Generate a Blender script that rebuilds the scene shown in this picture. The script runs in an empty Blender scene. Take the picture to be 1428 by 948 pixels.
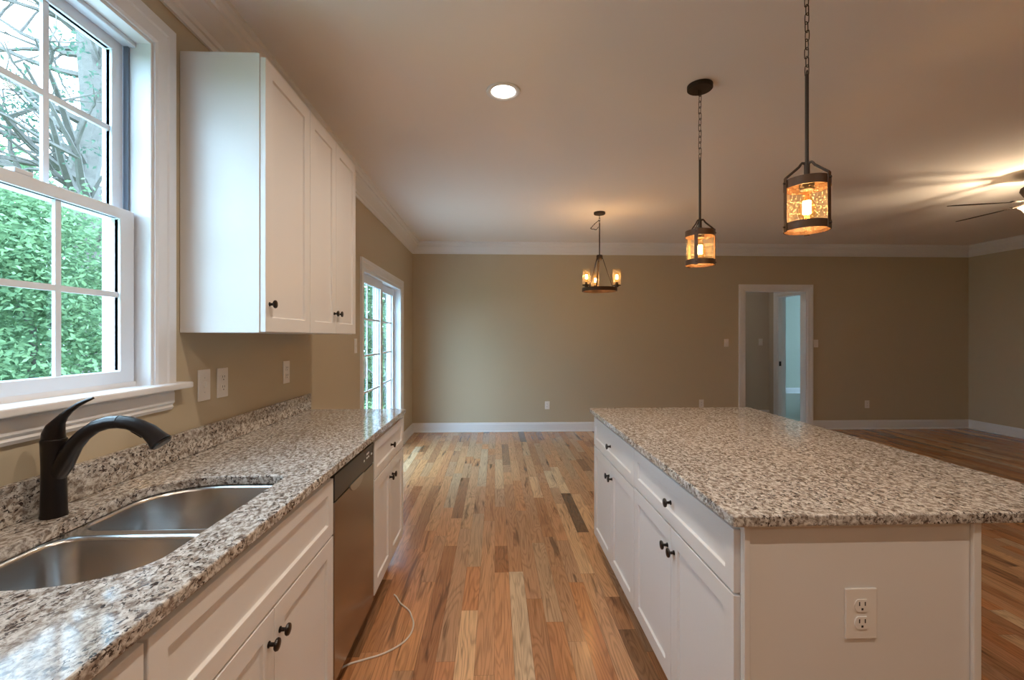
import bpy, bmesh, math, random
from mathutils import Vector, Matrix, noise
random.seed(7)
PI = math.pi
sc = bpy.context.scene
C = sc.collection

# ------------------------------------------------------------------ camera
F_PX = 640.0
PSI = math.atan(23 / 640.0)
cam_d = bpy.data.cameras.new('camera')
cam_d.sensor_width = 36.0
cam_d.lens = F_PX / 1428 * 36.0
cam_d.shift_y = -4 / 1428
cam_d.clip_start = 0.02
cam_d.clip_end = 200
cam = bpy.data.objects.new('camera', cam_d)
C.objects.link(cam)
cam.location = (0, 0, 1.375)
cam.rotation_euler = (PI / 2, 0, -PSI)
sc.camera = cam

# ------------------------------------------------------------------ world and exposure
SKY = 4.9
CAN_W = 13.0
BULB_W = 4.0
CANDLE_W = 3.0
FAN_W = 18.0
w = bpy.data.worlds.new('overcast_sky')
sc.world = w
w.use_nodes = True
nt = w.node_tree
nt.nodes.clear()
wo = nt.nodes.new('ShaderNodeOutputWorld')
bg = nt.nodes.new('ShaderNodeBackground')
tc = nt.nodes.new('ShaderNodeTexCoord')
sx = nt.nodes.new('ShaderNodeSeparateXYZ')
cr = nt.nodes.new('ShaderNodeValToRGB')
nt.links.new(tc.outputs['Generated'], sx.inputs[0])
nt.links.new(sx.outputs['Z'], cr.inputs[0])
cr.color_ramp.elements[0].color = (0.50, 0.75, 1.0, 1)
cr.color_ramp.elements[1].color = (0.55, 0.79, 1.0, 1)
nt.links.new(cr.outputs[0], bg.inputs['Color'])
bg.inputs['Strength'].default_value = SKY
nt.links.new(bg.outputs[0], wo.inputs[0])
sc.view_settings.view_transform = 'Standard'
sc.view_settings.look = 'None'
sc.view_settings.gamma = 1.0
sc.view_settings.use_curve_mapping = False
sc.view_settings.exposure = 1.4
sc.cycles.max_bounces = 10
sc.cycles.diffuse_bounces = 6
sc.cycles.transparent_max_bounces = 16
sc.cycles.sample_clamp_indirect = 8.0
sc.cycles.blur_glossy = 0.5

# ------------------------------------------------------------------ material helpers
def mat(name):
    m = bpy.data.materials.new(name)
    m.use_nodes = True
    n = m.node_tree
    b = n.nodes.get('Principled BSDF')
    return m, n, b

def L(n, a, b): n.links.new(a, b)

def simple(name, col, rough=0.5, metal=0.0, spec=0.5, var=0.03, vscale=3.0, bump=0.0, bscale=200):
    m, n, b = mat(name)
    t = n.nodes.new('ShaderNodeTexCoord')
    ns = n.nodes.new('ShaderNodeTexNoise'); ns.inputs['Scale'].default_value = vscale
    ns.inputs['Detail'].default_value = 4
    L(n, t.outputs['Object'], ns.inputs['Vector'])
    mx = n.nodes.new('ShaderNodeMix'); mx.data_type = 'RGBA'
    mx.inputs[6].default_value = (*[c * (1 - var) for c in col], 1)
    mx.inputs[7].default_value = (*[min(1, c * (1 + var)) for c in col], 1)
    L(n, ns.outputs[0], mx.inputs[0])
    L(n, mx.outputs[2], b.inputs['Base Color'])
    b.inputs['Roughness'].default_value = rough
    b.inputs['Metallic'].default_value = metal
    b.inputs['Specular IOR Level'].default_value = spec
    if bump:
        n2 = n.nodes.new('ShaderNodeTexNoise'); n2.inputs['Scale'].default_value = bscale
        L(n, t.outputs['Object'], n2.inputs['Vector'])
        bp = n.nodes.new('ShaderNodeBump'); bp.inputs['Strength'].default_value = bump
        bp.inputs['Distance'].default_value = 0.002
        L(n, n2.outputs[0], bp.inputs['Height']); L(n, bp.outputs[0], b.inputs['Normal'])
    return m

def ramp(n, stops, interp='LINEAR'):
    r = n.nodes.new('ShaderNodeValToRGB')
    r.color_ramp.interpolation = interp
    e = r.color_ramp.elements
    while len(e) < len(stops): e.new(0.5)
    for k, (p, c) in enumerate(stops):
        e[k].position = p
        e[k].color = (*c, 1) if len(c) == 3 else c
    return r

def g(v): return (v, v, v)

def granite():
    m, n, b = mat('speckled_granite')
    t = n.nodes.new('ShaderNodeTexCoord')
    mp = n.nodes.new('ShaderNodeMapping')
    mp.inputs['Rotation'].default_value = (0, 0, 0.35)
    mp.inputs['Scale'].default_value = (1.0, 0.72, 1.0)
    # the stone's grain runs across the slabs
    mp.inputs['Rotation'].default_value = (0, 0, 1.25)
    L(n, t.outputs['Object'], mp.inputs[0])
    def nz(scale, det=5, dist=0.0, rough=0.6):
        q = n.nodes.new('ShaderNodeTexNoise')
        q.inputs['Scale'].default_value = scale; q.inputs['Detail'].default_value = det
        q.inputs['Distortion'].default_value = dist; q.inputs['Roughness'].default_value = rough
        L(n, mp.outputs[0], q.inputs['Vector']); return q
    a = nz(72, 5, 0.6); base = ramp(n, [(0.38, (0.23, 0.185, 0.155)), (0.49, (0.46, 0.425, 0.385)), (0.62, (0.70, 0.68, 0.65))])
    L(n, a.outputs[0], base.inputs[0])
    k = nz(120, 4, 0.7, 0.6); kr = ramp(n, [(0.415, g(1)), (0.455, g(0))]); L(n, k.outputs[0], kr.inputs[0])
    big = nz(9, 2); bgr = ramp(n, [(0.38, g(0.35)), (0.55, g(1))]); L(n, big.outputs[0], bgr.inputs[0])
    mm = n.nodes.new('ShaderNodeMath'); mm.operation = 'MULTIPLY'
    L(n, kr.outputs[0], mm.inputs[0]); L(n, bgr.outputs[0], mm.inputs[1])
    x1 = n.nodes.new('ShaderNodeMix'); x1.data_type = 'RGBA'
    L(n, mm.outputs[0], x1.inputs[0]); L(n, base.outputs[0], x1.inputs[6]); x1.inputs[7].default_value = (0.045, 0.035, 0.035, 1)
    q2 = nz(210, 2, 0.2); qr = ramp(n, [(0.60, g(0)), (0.68, g(0.65))]); L(n, q2.outputs[0], qr.inputs[0])
    x2 = n.nodes.new('ShaderNodeMix'); x2.data_type = 'RGBA'
    L(n, qr.outputs[0], x2.inputs[0]); L(n, x1.outputs[2], x2.inputs[6]); x2.inputs[7].default_value = (0.17, 0.10, 0.075, 1)
    L(n, x2.outputs[2], b.inputs['Base Color'])
    b.inputs['Roughness'].default_value = 0.09
    b.inputs['Specular IOR Level'].default_value = 0.55
    return m

def floor_mat():
    m, n, b = mat('oak_planks')
    at = n.nodes.new('ShaderNodeAttribute'); at.attribute_name = 'plank'
    sp = n.nodes.new('ShaderNodeSeparateColor'); L(n, at.outputs['Color'], sp.inputs[0])
    t = n.nodes.new('ShaderNodeTexCoord')
    # shift each plank's own grain
    cb = n.nodes.new('ShaderNodeCombineXYZ')
    for i, o in enumerate(('Red', 'Green', 'Blue')):
        mu = n.nodes.new('ShaderNodeMath'); mu.operation = 'MULTIPLY'; mu.inputs[1].default_value = 37.0
        L(n, sp.outputs[o], mu.inputs[0]); L(n, mu.outputs[0], cb.inputs[i])
    ad = n.nodes.new('ShaderNodeVectorMath'); ad.operation = 'ADD'
    L(n, t.outputs['Object'], ad.inputs[0]); L(n, cb.outputs[0], ad.inputs[1])
    def mapn(scale):
        mp = n.nodes.new('ShaderNodeMapping'); mp.inputs['Scale'].default_value = scale
        L(n, ad.outputs[0], mp.inputs[0]); return mp
    tone = ramp(n, [(0.0, (0.20, 0.11, 0.055)), (0.12, (0.33, 0.165, 0.078)), (0.32, (0.50, 0.235, 0.105)),
                    (0.55, (0.60, 0.315, 0.155)), (0.78, (0.62, 0.36, 0.18)), (1.0, (0.74, 0.52, 0.31))])
    L(n, sp.outputs['Red'], tone.inputs[0])
    hue = ramp(n, [(0.0, (0.84, 0.93, 1.06)), (0.5, (1.0, 1.0, 1.0)), (1.0, (1.06, 0.95, 0.86))]); L(n, sp.outputs['Green'], hue.inputs[0])
    # cathedral grain: rings of a long stretched noise
    m1 = mapn((5.5, 0.55, 1)); q = n.nodes.new('ShaderNodeTexNoise'); q.inputs['Scale'].default_value = 2.2
    q.inputs['Detail'].default_value = 1.5; q.inputs['Distortion'].default_value = 0.6
    L(n, m1.outputs[0], q.inputs['Vector'])
    mu = n.nodes.new('ShaderNodeMath'); mu.operation = 'MULTIPLY'; mu.inputs[1].default_value = 90.0; L(n, q.outputs[0], mu.inputs[0])
    sn = n.nodes.new('ShaderNodeMath'); sn.operation = 'SINE'; L(n, mu.outputs[0], sn.inputs[0])
    gr = ramp(n, [(0.0, g(0.78)), (0.45, g(1.0)), (1.0, g(1.04))]); 
    mr = n.nodes.new('ShaderNodeMapRange'); mr.inputs[1].default_value = -1; mr.inputs[2].default_value = 1; L(n, sn.outputs[0], mr.inputs[0])
    L(n, mr.outputs[0], gr.inputs[0])
    # fine pores
    m2 = mapn((160, 5, 1)); q2 = n.nodes.new('ShaderNodeTexNoise'); q2.inputs['Scale'].default_value = 1.0; q2.inputs['Detail'].default_value = 3
    L(n, m2.outputs[0], q2.inputs['Vector']); pr = ramp(n, [(0.32, g(0.72)), (0.5, g(1.0))]); L(n, q2.outputs[0], pr.inputs[0])
    # dark mineral streaks on some planks
    m3 = mapn((16, 1.3, 1)); q3 = n.nodes.new('ShaderNodeTexNoise'); q3.inputs['Scale'].default_value = 1.0; q3.inputs['Detail'].default_value = 3; q3.inputs['Distortion'].default_value = 0.9
    L(n, m3.outputs[0], q3.inputs['Vector']); sr = ramp(n, [(0.60, g(1.0)), (0.69, g(0.42)), (0.74, g(0.36))]); L(n, q3.outputs[0], sr.inputs[0])
    def mul(a, c):
        x = n.nodes.new('ShaderNodeMix'); x.data_type = 'RGBA'; x.blend_type = 'MULTIPLY'; x.inputs[0].default_value = 1
        L(n, a, x.inputs[6]); L(n, c, x.inputs[7]); return x.outputs[2]
    c = mul(mul(mul(mul(tone.outputs[0], hue.outputs[0]), gr.outputs[0]), pr.outputs[0]), sr.outputs[0])
    L(n, c, b.inputs['Base Color'])
    b.inputs['Roughness'].default_value = 0.27
    b.inputs['Specular IOR Level'].default_value = 0.5
    b.inputs['Coat Weight'].default_value = 0.25
    b.inputs['Coat Roughness'].default_value = 0.15
    bp = n.nodes.new('ShaderNodeBump'); bp.inputs['Strength'].default_value = 0.12; bp.inputs['Distance'].default_value = 0.001
    L(n, q2.outputs[0], bp.inputs['Height']); L(n, bp.outputs[0], b.inputs['Normal'])
    return m

def brushed(name, col, rough, sc3):
    m, n, b = mat(name)
    t = n.nodes.new('ShaderNodeTexCoord'); mp = n.nodes.new('ShaderNodeMapping'); mp.inputs['Scale'].default_value = sc3
    L(n, t.outputs['Object'], mp.inputs[0])
    q = n.nodes.new('ShaderNodeTexNoise'); q.inputs['Scale'].default_value = 1; q.inputs['Detail'].default_value = 3
    L(n, mp.outputs[0], q.inputs['Vector'])
    r = ramp(n, [(0.3, g(rough * 0.93)), (0.7, g(rough * 1.07))]); L(n, q.outputs[0], r.inputs[0])
    L(n, r.outputs[0], b.inputs['Roughness'])
    b.inputs['Base Color'].default_value = (*col, 1)
    b.inputs['Metallic'].default_value = 1.0
    return m

def pane_glass(name, tint=(1, 1, 1), refl=1.0, seeded=False):
    m = bpy.data.materials.new(name); m.use_nodes = True
    n = m.node_tree; n.nodes.clear()
    o = n.nodes.new('ShaderNodeOutputMaterial')
    tr = n.nodes.new('ShaderNodeBsdfTransparent'); tr.inputs[0].default_value = (*tint, 1)
    gl = n.nodes.new('ShaderNodeBsdfGlossy'); gl.inputs['Roughness'].default_value = 0.02
    fr = n.nodes.new('ShaderNodeFresnel'); fr.inputs[0].default_value = 1.35
    mx = n.nodes.new('ShaderNodeMixShader')
    L(n, tr.outputs[0], mx.inputs[1]); L(n, gl.outputs[0], mx.inputs[2])
    # a face seen from inside the pane does not mirror a second time
    ge = n.nodes.new('ShaderNodeNewGeometry'); fb = n.nodes.new('ShaderNodeMath'); fb.operation = 'SUBTRACT'; fb.inputs[0].default_value = 1.0
    L(n, ge.outputs['Backfacing'], fb.inputs[1])
    f2 = n.nodes.new('ShaderNodeMath'); f2.operation = 'MULTIPLY'; L(n, fr.outputs[0], f2.inputs[0]); L(n, fb.outputs[0], f2.inputs[1])
    if seeded:
        t = n.nodes.new('ShaderNodeTexCoord')
        v = n.nodes.new('ShaderNodeTexVoronoi'); v.inputs['Scale'].default_value = 105
        L(n, t.outputs['Object'], v.inputs['Vector'])
        r = ramp(n, [(0.20, g(1)), (0.32, g(0))]); L(n, v.outputs['Distance'], r.inputs[0])
        df = n.nodes.new('ShaderNodeBsdfTranslucent'); df.inputs[0].default_value = (0.95, 0.78, 0.55, 1)
        d2 = n.nodes.new('ShaderNodeBsdfDiffuse'); d2.inputs[0].default_value = (0.95, 0.78, 0.55, 1)
        dm = n.nodes.new('ShaderNodeMixShader'); dm.inputs[0].default_value = 0.5
        L(n, df.outputs[0], dm.inputs[1]); L(n, d2.outputs[0], dm.inputs[2])
        mh = n.nodes.new('ShaderNodeMath'); mh.operation = 'MULTIPLY_ADD'; mh.inputs[1].default_value = 0.24; mh.inputs[2].default_value = 0.015
        L(n, r.outputs[0], mh.inputs[0])
        m2 = n.nodes.new('ShaderNodeMixShader')
        L(n, mh.outputs[0], m2.inputs[0]); L(n, mx.outputs[0], m2.inputs[1]); L(n, dm.outputs[0], m2.inputs[2])
        bp = n.nodes.new('ShaderNodeBump'); bp.inputs['Strength'].default_value = 0.4; bp.inputs['Distance'].default_value = 0.002
        L(n, r.outputs[0], bp.inputs['Height']); L(n, bp.outputs[0], gl.inputs['Normal'])
        L(n, f2.outputs[0], mx.inputs[0]); L(n, m2.outputs[0], o.inputs[0])
    else:
        mu = n.nodes.new('ShaderNodeMath'); mu.operation = 'MULTIPLY'; mu.inputs[1].default_value = refl
        L(n, f2.outputs[0], mu.inputs[0]); L(n, mu.outputs[0], mx.inputs[0]); L(n, mx.outputs[0], o.inputs[0])
    return m

def emit(name, col, s):
    m = bpy.data.materials.new(name); m.use_nodes = True
    n = m.node_tree; n.nodes.clear()
    o = n.nodes.new('ShaderNodeOutputMaterial'); e = n.nodes.new('ShaderNodeEmission')
    e.inputs[0].default_value = (*col, 1); e.inputs[1].default_value = s
    L(n, e.outputs[0], o.inputs[0]); return m

def leaf_mat(name, c1, c2):
    m = bpy.data.materials.new(name); m.use_nodes = True
    n = m.node_tree; n.nodes.clear()
    o = n.nodes.new('ShaderNodeOutputMaterial')
    t = n.nodes.new('ShaderNodeTexCoord'); q = n.nodes.new('ShaderNodeTexNoise'); q.inputs['Scale'].default_value = 6; q.inputs['Detail'].default_value = 5
    L(n, t.outputs['Object'], q.inputs['Vector'])
    r = ramp(n, [(0.35, c1), (0.65, c2)]); L(n, q.outputs[0], r.inputs[0])
    d = n.nodes.new('ShaderNodeBsdfDiffuse'); tl = n.nodes.new('ShaderNodeBsdfTranslucent')
    L(n, r.outputs[0], d.inputs[0]); L(n, r.outputs[0], tl.inputs[0])
    mx = n.nodes.new('ShaderNodeMixShader'); mx.inputs[0].default_value = 0.4
    L(n, d.outputs[0], mx.inputs[1]); L(n, tl.outputs[0], mx.inputs[2]); L(n, mx.outputs[0], o.inputs[0])
    return m

M = {}
M['wall'] = simple('tan_wall_paint', (0.52, 0.445, 0.32), 0.75, var=0.015, vscale=1.2, bump=0.05, bscale=350)
M['wall_grey'] = simple('grey_wall_paint', (0.55, 0.49, 0.41), 0.75, var=0.015)
M['wall_pale'] = simple('pale_green_wall_paint', (0.50, 0.55, 0.47), 0.75, var=0.015)
M['ceiling'] = simple('ceiling_paint', (0.86, 0.82, 0.79), 0.85, var=0.01, vscale=1.0)
M['trim'] = simple('white_trim_paint', (0.79, 0.805, 0.83), 0.35, var=0.01)
M['cab'] = simple('white_cabinet_paint', (0.77, 0.755, 0.745), 0.33, var=0.008)
M['cab_in'] = simple('cabinet_interior', (0.55, 0.50, 0.44), 0.6)
M['vinyl'] = simple('white_vinyl', (0.76, 0.83, 0.91), 0.35, var=0.01)
M['plate'] = simple('white_plastic', (0.82, 0.79, 0.76), 0.3, var=0.005)
M['slot'] = simple('dark_slot', (0.02, 0.02, 0.02), 0.6)
M['toe'] = simple('toe_kick_board', (0.30, 0.20, 0.13), 0.6)
M['bronze'] = simple('oil_rubbed_bronze', (0.016, 0.011, 0.010), 0.28, metal=0.4, var=0.2, vscale=20)
M['fixture'] = simple('aged_bronze_fixture', (0.035, 0.022, 0.015), 0.5, metal=0.3, var=0.25, vscale=25)
M['band'] = simple('rustic_bronze_band', (0.075, 0.036, 0.016), 0.5, metal=0.2, var=0.3, vscale=30)
M['granite'] = granite()
M['floor'] = floor_mat()
M['carpet'] = simple('grey_carpet', (0.36, 0.36, 0.31), 0.95, var=0.15, vscale=60, bump=0.6, bscale=300)
M['steel'] = brushed('brushed_steel_bowl', (0.54, 0.53, 0.52), 0.25, (1, 1, 1))
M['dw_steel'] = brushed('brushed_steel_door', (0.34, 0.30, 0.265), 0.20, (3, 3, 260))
M['dw_dark'] = simple('dark_control_panel', (0.03, 0.028, 0.028), 0.25)
M['mark'] = simple('pale_printed_mark', (0.6, 0.6, 0.6), 0.5)
M['glass'] = pane_glass('window_glass', (0.97, 0.99, 0.99), 0.8)
M['seeded'] = pane_glass('seeded_glass', (1.0, 0.95, 0.88), 1.0, True)
M['bulb_glass'] = pane_glass('bulb_glass', (1.0, 0.86, 0.62), 0.8)
M['filament'] = emit('glowing_filament', (1.0, 0.62, 0.26), 55)
M['lens'] = emit('lit_downlight_lens', (1.0, 0.92, 0.80), 9)
M['blade'] = simple('dark_fan_blade', (0.035, 0.022, 0.015), 0.45, var=0.2)
M['cord'] = simple('white_cable_sheath', (0.72, 0.66, 0.58), 0.4)
M['track'] = simple('grey_window_track', (0.16, 0.20, 0.26), 0.5)
M['bounce_slab'] = simple('pale_bounce_surface', (0.62, 0.60, 0.56), 0.9, var=0.08, vscale=4)  # pale so the added slab throws daylight up indoors
M['bark'] = simple('grey_bark', (0.13, 0.115, 0.10), 0.9, var=0.4, vscale=8, bump=0.6, bscale=30)
M['grass'] = simple('lawn', (0.10, 0.17, 0.05), 0.9, var=0.3, vscale=2.0)
M['leaf_a'] = leaf_mat('fresh_leaves', (0.085, 0.155, 0.085), (0.25, 0.38, 0.20))
M['leaf_b'] = leaf_mat('mid_leaves', (0.08, 0.14, 0.08), (0.18, 0.28, 0.15))
M['needle'] = leaf_mat('grey_green_needles', (0.06, 0.10, 0.08), (0.12, 0.19, 0.13))
bowl_m, bn, bb = mat('frosted_lit_glass')
bb.inputs['Base Color'].default_value = (0.9, 0.8, 0.62, 1)
bb.inputs['Emission Color'].default_value = (1.0, 0.72, 0.42, 1)
bb.inputs['Emission Strength'].default_value = 1.3
bb.inputs['Roughness'].default_value = 0.4
M['bowl'] = bowl_m

# ------------------------------------------------------------------ object helpers
def root_loc(p):
    v = Vector((0, 0, 0))
    while p is not None:
        v = v + p.location; p = p.parent
    return v

def obj(name, bm, m, parent=None, origin=None, bevel=0.0, smooth=False, segs=2):
    """link bm (in world coordinates) as one mesh object"""
    bmesh.ops.recalc_face_normals(bm, faces=bm.faces[:])
    off = root_loc(parent) if parent is not None else Vector((0, 0, 0))
    loc = Vector((0, 0, 0))
    if origin is not None: loc = Vector(origin) - off
    bmesh.ops.translate(bm, verts=bm.verts[:], vec=-(off + loc))
    me = bpy.data.meshes.new(name)
    bm.to_mesh(me); bm.free()
    if m is not None: me.materials.append(M[m] if isinstance(m, str) else m)
    if smooth:
        for p in me.polygons: p.use_smooth = True
    o = bpy.data.objects.new(name, me); C.objects.link(o)
    o.location = loc
    if parent is not None: o.parent = parent
    if bevel:
        bv = o.modifiers.new('bevel', 'BEVEL'); bv.width = bevel; bv.segments = segs
        bv.limit_method = 'ANGLE'; bv.angle_limit = math.radians(40); bv.harden_normals = False
    if smooth and bevel == 0:
        es = o.modifiers.new('edges', 'EDGE_SPLIT'); es.split_angle = math.radians(38)
    return o

def thing(name, label, cat, loc, group=None):
    o = bpy.data.objects.new(name, None); C.objects.link(o)
    o.location = loc; o.empty_display_size = 0.1
    o['label'] = label; o['category'] = cat
    if group: o['group'] = group
    return o

def tag(o, label, cat, group=None, kind=None):
    o['label'] = label; o['category'] = cat
    if group: o['group'] = group
    if kind: o['kind'] = kind
    return o

def struct(o): o['kind'] = 'structure'; return o

def sroot(name, loc=(0, 0, 0)):
    o = bpy.data.objects.new(name, None); C.objects.link(o); o.location = loc; o['kind'] = 'structure'; return o

def box(bm, x0, x1, y0, y1, z0, z1):
    vs = [bm.verts.new((x, y, z)) for z in (z0, z1) for (x, y) in ((x0, y0), (x1, y0), (x1, y1), (x0, y1))]
    fs = [(0, 3, 2, 1), (4, 5, 6, 7), (0, 1, 5, 4), (1, 2, 6, 5), (2, 3, 7, 6), (3, 0, 4, 7)]
    return [bm.faces.new([vs[i] for i in f]) for f in fs]

def B(*a):
    bm = bmesh.new(); box(bm, *a); return bm

def Bs(*lst):
    bm = bmesh.new()
    for a in lst: box(bm, *a)
    return bm

def grid_box(bm, xs, ys, zs, skip):
    """a box cut in cells with some cells missing: one watertight frame"""
    V = {}
    def v(i, j, k):
        if (i, j, k) not in V: V[(i, j, k)] = bm.verts.new((xs[i], ys[j], zs[k]))
        return V[(i, j, k)]
    nx, ny, nz = len(xs) - 1, len(ys) - 1, len(zs) - 1
    def solid(i, j, k):
        return 0 <= i < nx and 0 <= j < ny and 0 <= k < nz and not skip(i, j, k)
    for i in range(nx):
        for j in range(ny):
            for k in range(nz):
                if not solid(i, j, k): continue
                if not solid(i - 1, j, k): bm.faces.new([v(i, j, k), v(i, j, k + 1), v(i, j + 1, k + 1), v(i, j + 1, k)])
                if not solid(i + 1, j, k): bm.faces.new([v(i + 1, j, k), v(i + 1, j + 1, k), v(i + 1, j + 1, k + 1), v(i + 1, j, k + 1)])
                if not solid(i, j - 1, k): bm.faces.new([v(i, j, k), v(i + 1, j, k), v(i + 1, j, k + 1), v(i, j, k + 1)])
                if not solid(i, j + 1, k): bm.faces.new([v(i, j + 1, k), v(i, j + 1, k + 1), v(i + 1, j + 1, k + 1), v(i + 1, j + 1, k)])
                if not solid(i, j, k - 1): bm.faces.new([v(i, j, k), v(i, j + 1, k), v(i + 1, j + 1, k), v(i + 1, j, k)])
                if not solid(i, j, k + 1): bm.faces.new([v(i, j, k + 1), v(i + 1, j, k + 1), v(i + 1, j + 1, k + 1), v(i, j + 1, k + 1)])
    return bm

def frame_x(x0, x1, ys, zs, holes):
    """frame in the X plane; holes = set of (j,k) cells left open"""
    return grid_box(bmesh.new(), [x0, x1], ys, zs, lambda i, j, k: (j, k) in holes)

def frame_y(y0, y1, xs, zs, holes):
    return grid_box(bmesh.new(), xs, [y0, y1], zs, lambda i, j, k: (i, k) in holes)

def shaker(x0, x1, y0, y1, z0, z1, side, rail=0.057, depth=0.009, tb=None):
    """box whose +X or -X (side) face carries a recessed flat panel"""
    bm = bmesh.new(); fs = box(bm, x0, x1, y0, y1, z0, z1)
    f = fs[3] if side > 0 else fs[5]
    bm.normal_update()
    r = bmesh.ops.inset_region(bm, faces=[f], thickness=rail, use_even_offset=True)
    bm.normal_update()
    r = bmesh.ops.inset_region(bm, faces=[f], thickness=0.0025, depth=-depth, use_even_offset=True)
    return bm

def tube(bm, pts, rad, n=10, caps=True):
    """round tube along pts; rad a number or list"""
    P = [Vector(p) for p in pts]
    R = rad if isinstance(rad, (list, tuple)) else [rad] * len(P)
    rings = []
    up = None
    for i, p in enumerate(P):
        d = (P[min(i + 1, len(P) - 1)] - P[max(i - 1, 0)]).normalized()
        if up is None:
            up = Vector((0, 0, 1)) if abs(d.z) < 0.9 else Vector((1, 0, 0))
        s = d.cross(up).normalized(); up = s.cross(d).normalized()
        rr = R[i] if isinstance(R[i], tuple) else (R[i], R[i])
        rings.append([bm.verts.new(p + s * (math.cos(2 * PI * k / n) * rr[0]) + up * (math.sin(2 * PI * k / n) * rr[1])) for k in range(n)])
    for a, b in zip(rings, rings[1:]):
        for k in range(n): bm.faces.new([a[k], a[(k + 1) % n], b[(k + 1) % n], b[k]])
    if caps:
        bm.faces.new(rings[0][::-1]); bm.faces.new(rings[-1])
    return bm

def lathe(bm, prof, center, n=28, axis='Z', close=False):
    """revolve (r, h) pairs round an axis through center"""
    cx, cy, cz = center
    rings = []
    for r, h in prof:
        ring = []
        for k in range(n):
            a = 2 * PI * k / n; u, v = r * math.cos(a), r * math.sin(a)
            if axis == 'Z': p = (cx + u, cy + v, cz + h)
            elif axis == 'X': p = (cx + h, cy + u, cz + v)
            else: p = (cx + u, cy + h, cz + v)
            ring.append(bm.verts.new(p))
        rings.append(ring)
    prs = list(zip(rings, rings[1:]))
    if close: prs.append((rings[-1], rings[0]))
    for a, b in prs:
        for k in range(n): bm.faces.new([a[k], a[(k + 1) % n], b[(k + 1) % n], b[k]])
    if not close:
        if prof[0][0] > 1e-5: bm.faces.new(rings[0][::-1])
        if prof[-1][0] > 1e-5: bm.faces.new(rings[-1])
    bmesh.ops.remove_doubles(bm, verts=bm.verts[:], dist=1e-6)
    return bm

def dup(root, loc, label=None, group=None):
    r = root.copy(); C.objects.link(r); r.location = loc
    if label: r['label'] = label
    if group: r['group'] = group
    for ch in list(root.children):
        c = ch.copy(); C.objects.link(c); c.parent = r
        for gch in ch.children:
            d = gch.copy(); C.objects.link(d); d.parent = c
    return r

def run_profile(prof, wall, at, s0, s1, m0=0, m1=0):
    """extrude (d, z) profile along a wall. wall: 'L','R' (X const) or 'B','F' (Y const)
    m0/m1: +1 the end is cut back by d (inside corner), 0 square"""
    bm = bmesh.new(); ends = []
    for s, m, sg in ((s0, m0, 1), (s1, m1, -1)):
        ring = []
        for d, z in prof:
            t = s + sg * m * d
            if wall == 'L': p = (at + d, t, z)
            elif wall == 'R': p = (at - d, t, z)
            elif wall == 'B': p = (t, at - d, z)
            else: p = (t, at + d, z)
            ring.append(bm.verts.new(p))
        ends.append(ring)
    n = len(prof)
    for k in range(n):
        bm.faces.new([ends[0][k], ends[0][(k + 1) % n], ends[1][(k + 1) % n], ends[1][k]])
    bm.faces.new(ends[0][::-1]); bm.faces.new(ends[1])
    return bm

# ------------------------------------------------------------------ room shell
XL, XR, YB, YF, H = -1.20, 7.14, 6.68, -2.60, 2.74
T = 0.16
# floor: oak strips, one mesh, every strip its own face and tone
bm = bmesh.new()
cl = bm.loops.layers.float_color.new('plank')
rnd = random.Random(3)
PW = 0.083
x = XL - 0.05
cols = []
while x < XR + 0.1:
    y = YF - 0.1 - rnd.random() * 0.9
    while y < YB + 0.12:
        ln = rnd.choice((0.3, 0.45, 0.6, 0.75, 0.9, 1.1, 1.4)) * rnd.uniform(0.85, 1.15)
        y2 = min(y + ln, YB + 0.125)
        gp = 0.0005
        vs = [bm.verts.new(p) for p in ((x + gp, y + gp, 0), (x + PW - gp, y + gp, 0), (x + PW - gp, y2 - gp, 0), (x + gp, y2 - gp, 0))]
        f = bm.faces.new(vs)
        col = (min(1, max(0, rnd.gauss(0.56, 0.22))), rnd.random(), rnd.random(), 1)
        for lp in f.loops: lp[cl] = col
        y = y2
    x += PW
# dark seams: the sub-floor box just below shows between strips
fs = box(bm, XL - 0.1, XR + 0.2, YF - 0.1, YB + 0.125, -0.12, -0.0012)
for f in fs:
    for lp in f.loops: lp[cl] = (0.0, 0.1, 0.1, 1)
me = bpy.data.meshes.new('floor'); bm.to_mesh(me); bm.free(); me.materials.append(M['floor'])
fl = bpy.data.objects.new('floor', me); C.objects.link(fl); struct(fl)

struct(obj('ceiling', B(XL - T, XR + T, YF - T, YB + 0.12, H, H + 0.12), 'ceiling'))

# left wall with the window and the sliding door openings
WY0, WY1, WZ0, WZ1 = 0.86, 1.649, 1.206, 2.405      # window opening
SY0, SY1, SZ1 = 4.195, 5.875, 2.005                  # sliding door opening
ys = [YF - T, WY0, WY1, SY0, SY1, YB + 0.12]
zs = [0, WZ0, SZ1, WZ1, H]
struct(obj('wall_left', frame_x(XL - T, XL, ys, zs, {(1, 1), (1, 2), (3, 0), (3, 1)}), 'wall'))
struct(obj('wall_right', B(XR, XR + T, YF - T, YB + 0.12, 0, H), 'wall'))
struct(obj('wall_front', B(XL, XR, YF - T, YF, 0, H), 'wall'))
DX0, DX1, DZ = 3.687, 4.640, 2.07
struct(obj('wall_back', frame_y(YB, YB + 0.12, [XL, DX0, DX1, XR], [0, DZ, H], {(1, 0)}), 'wall'))

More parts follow.
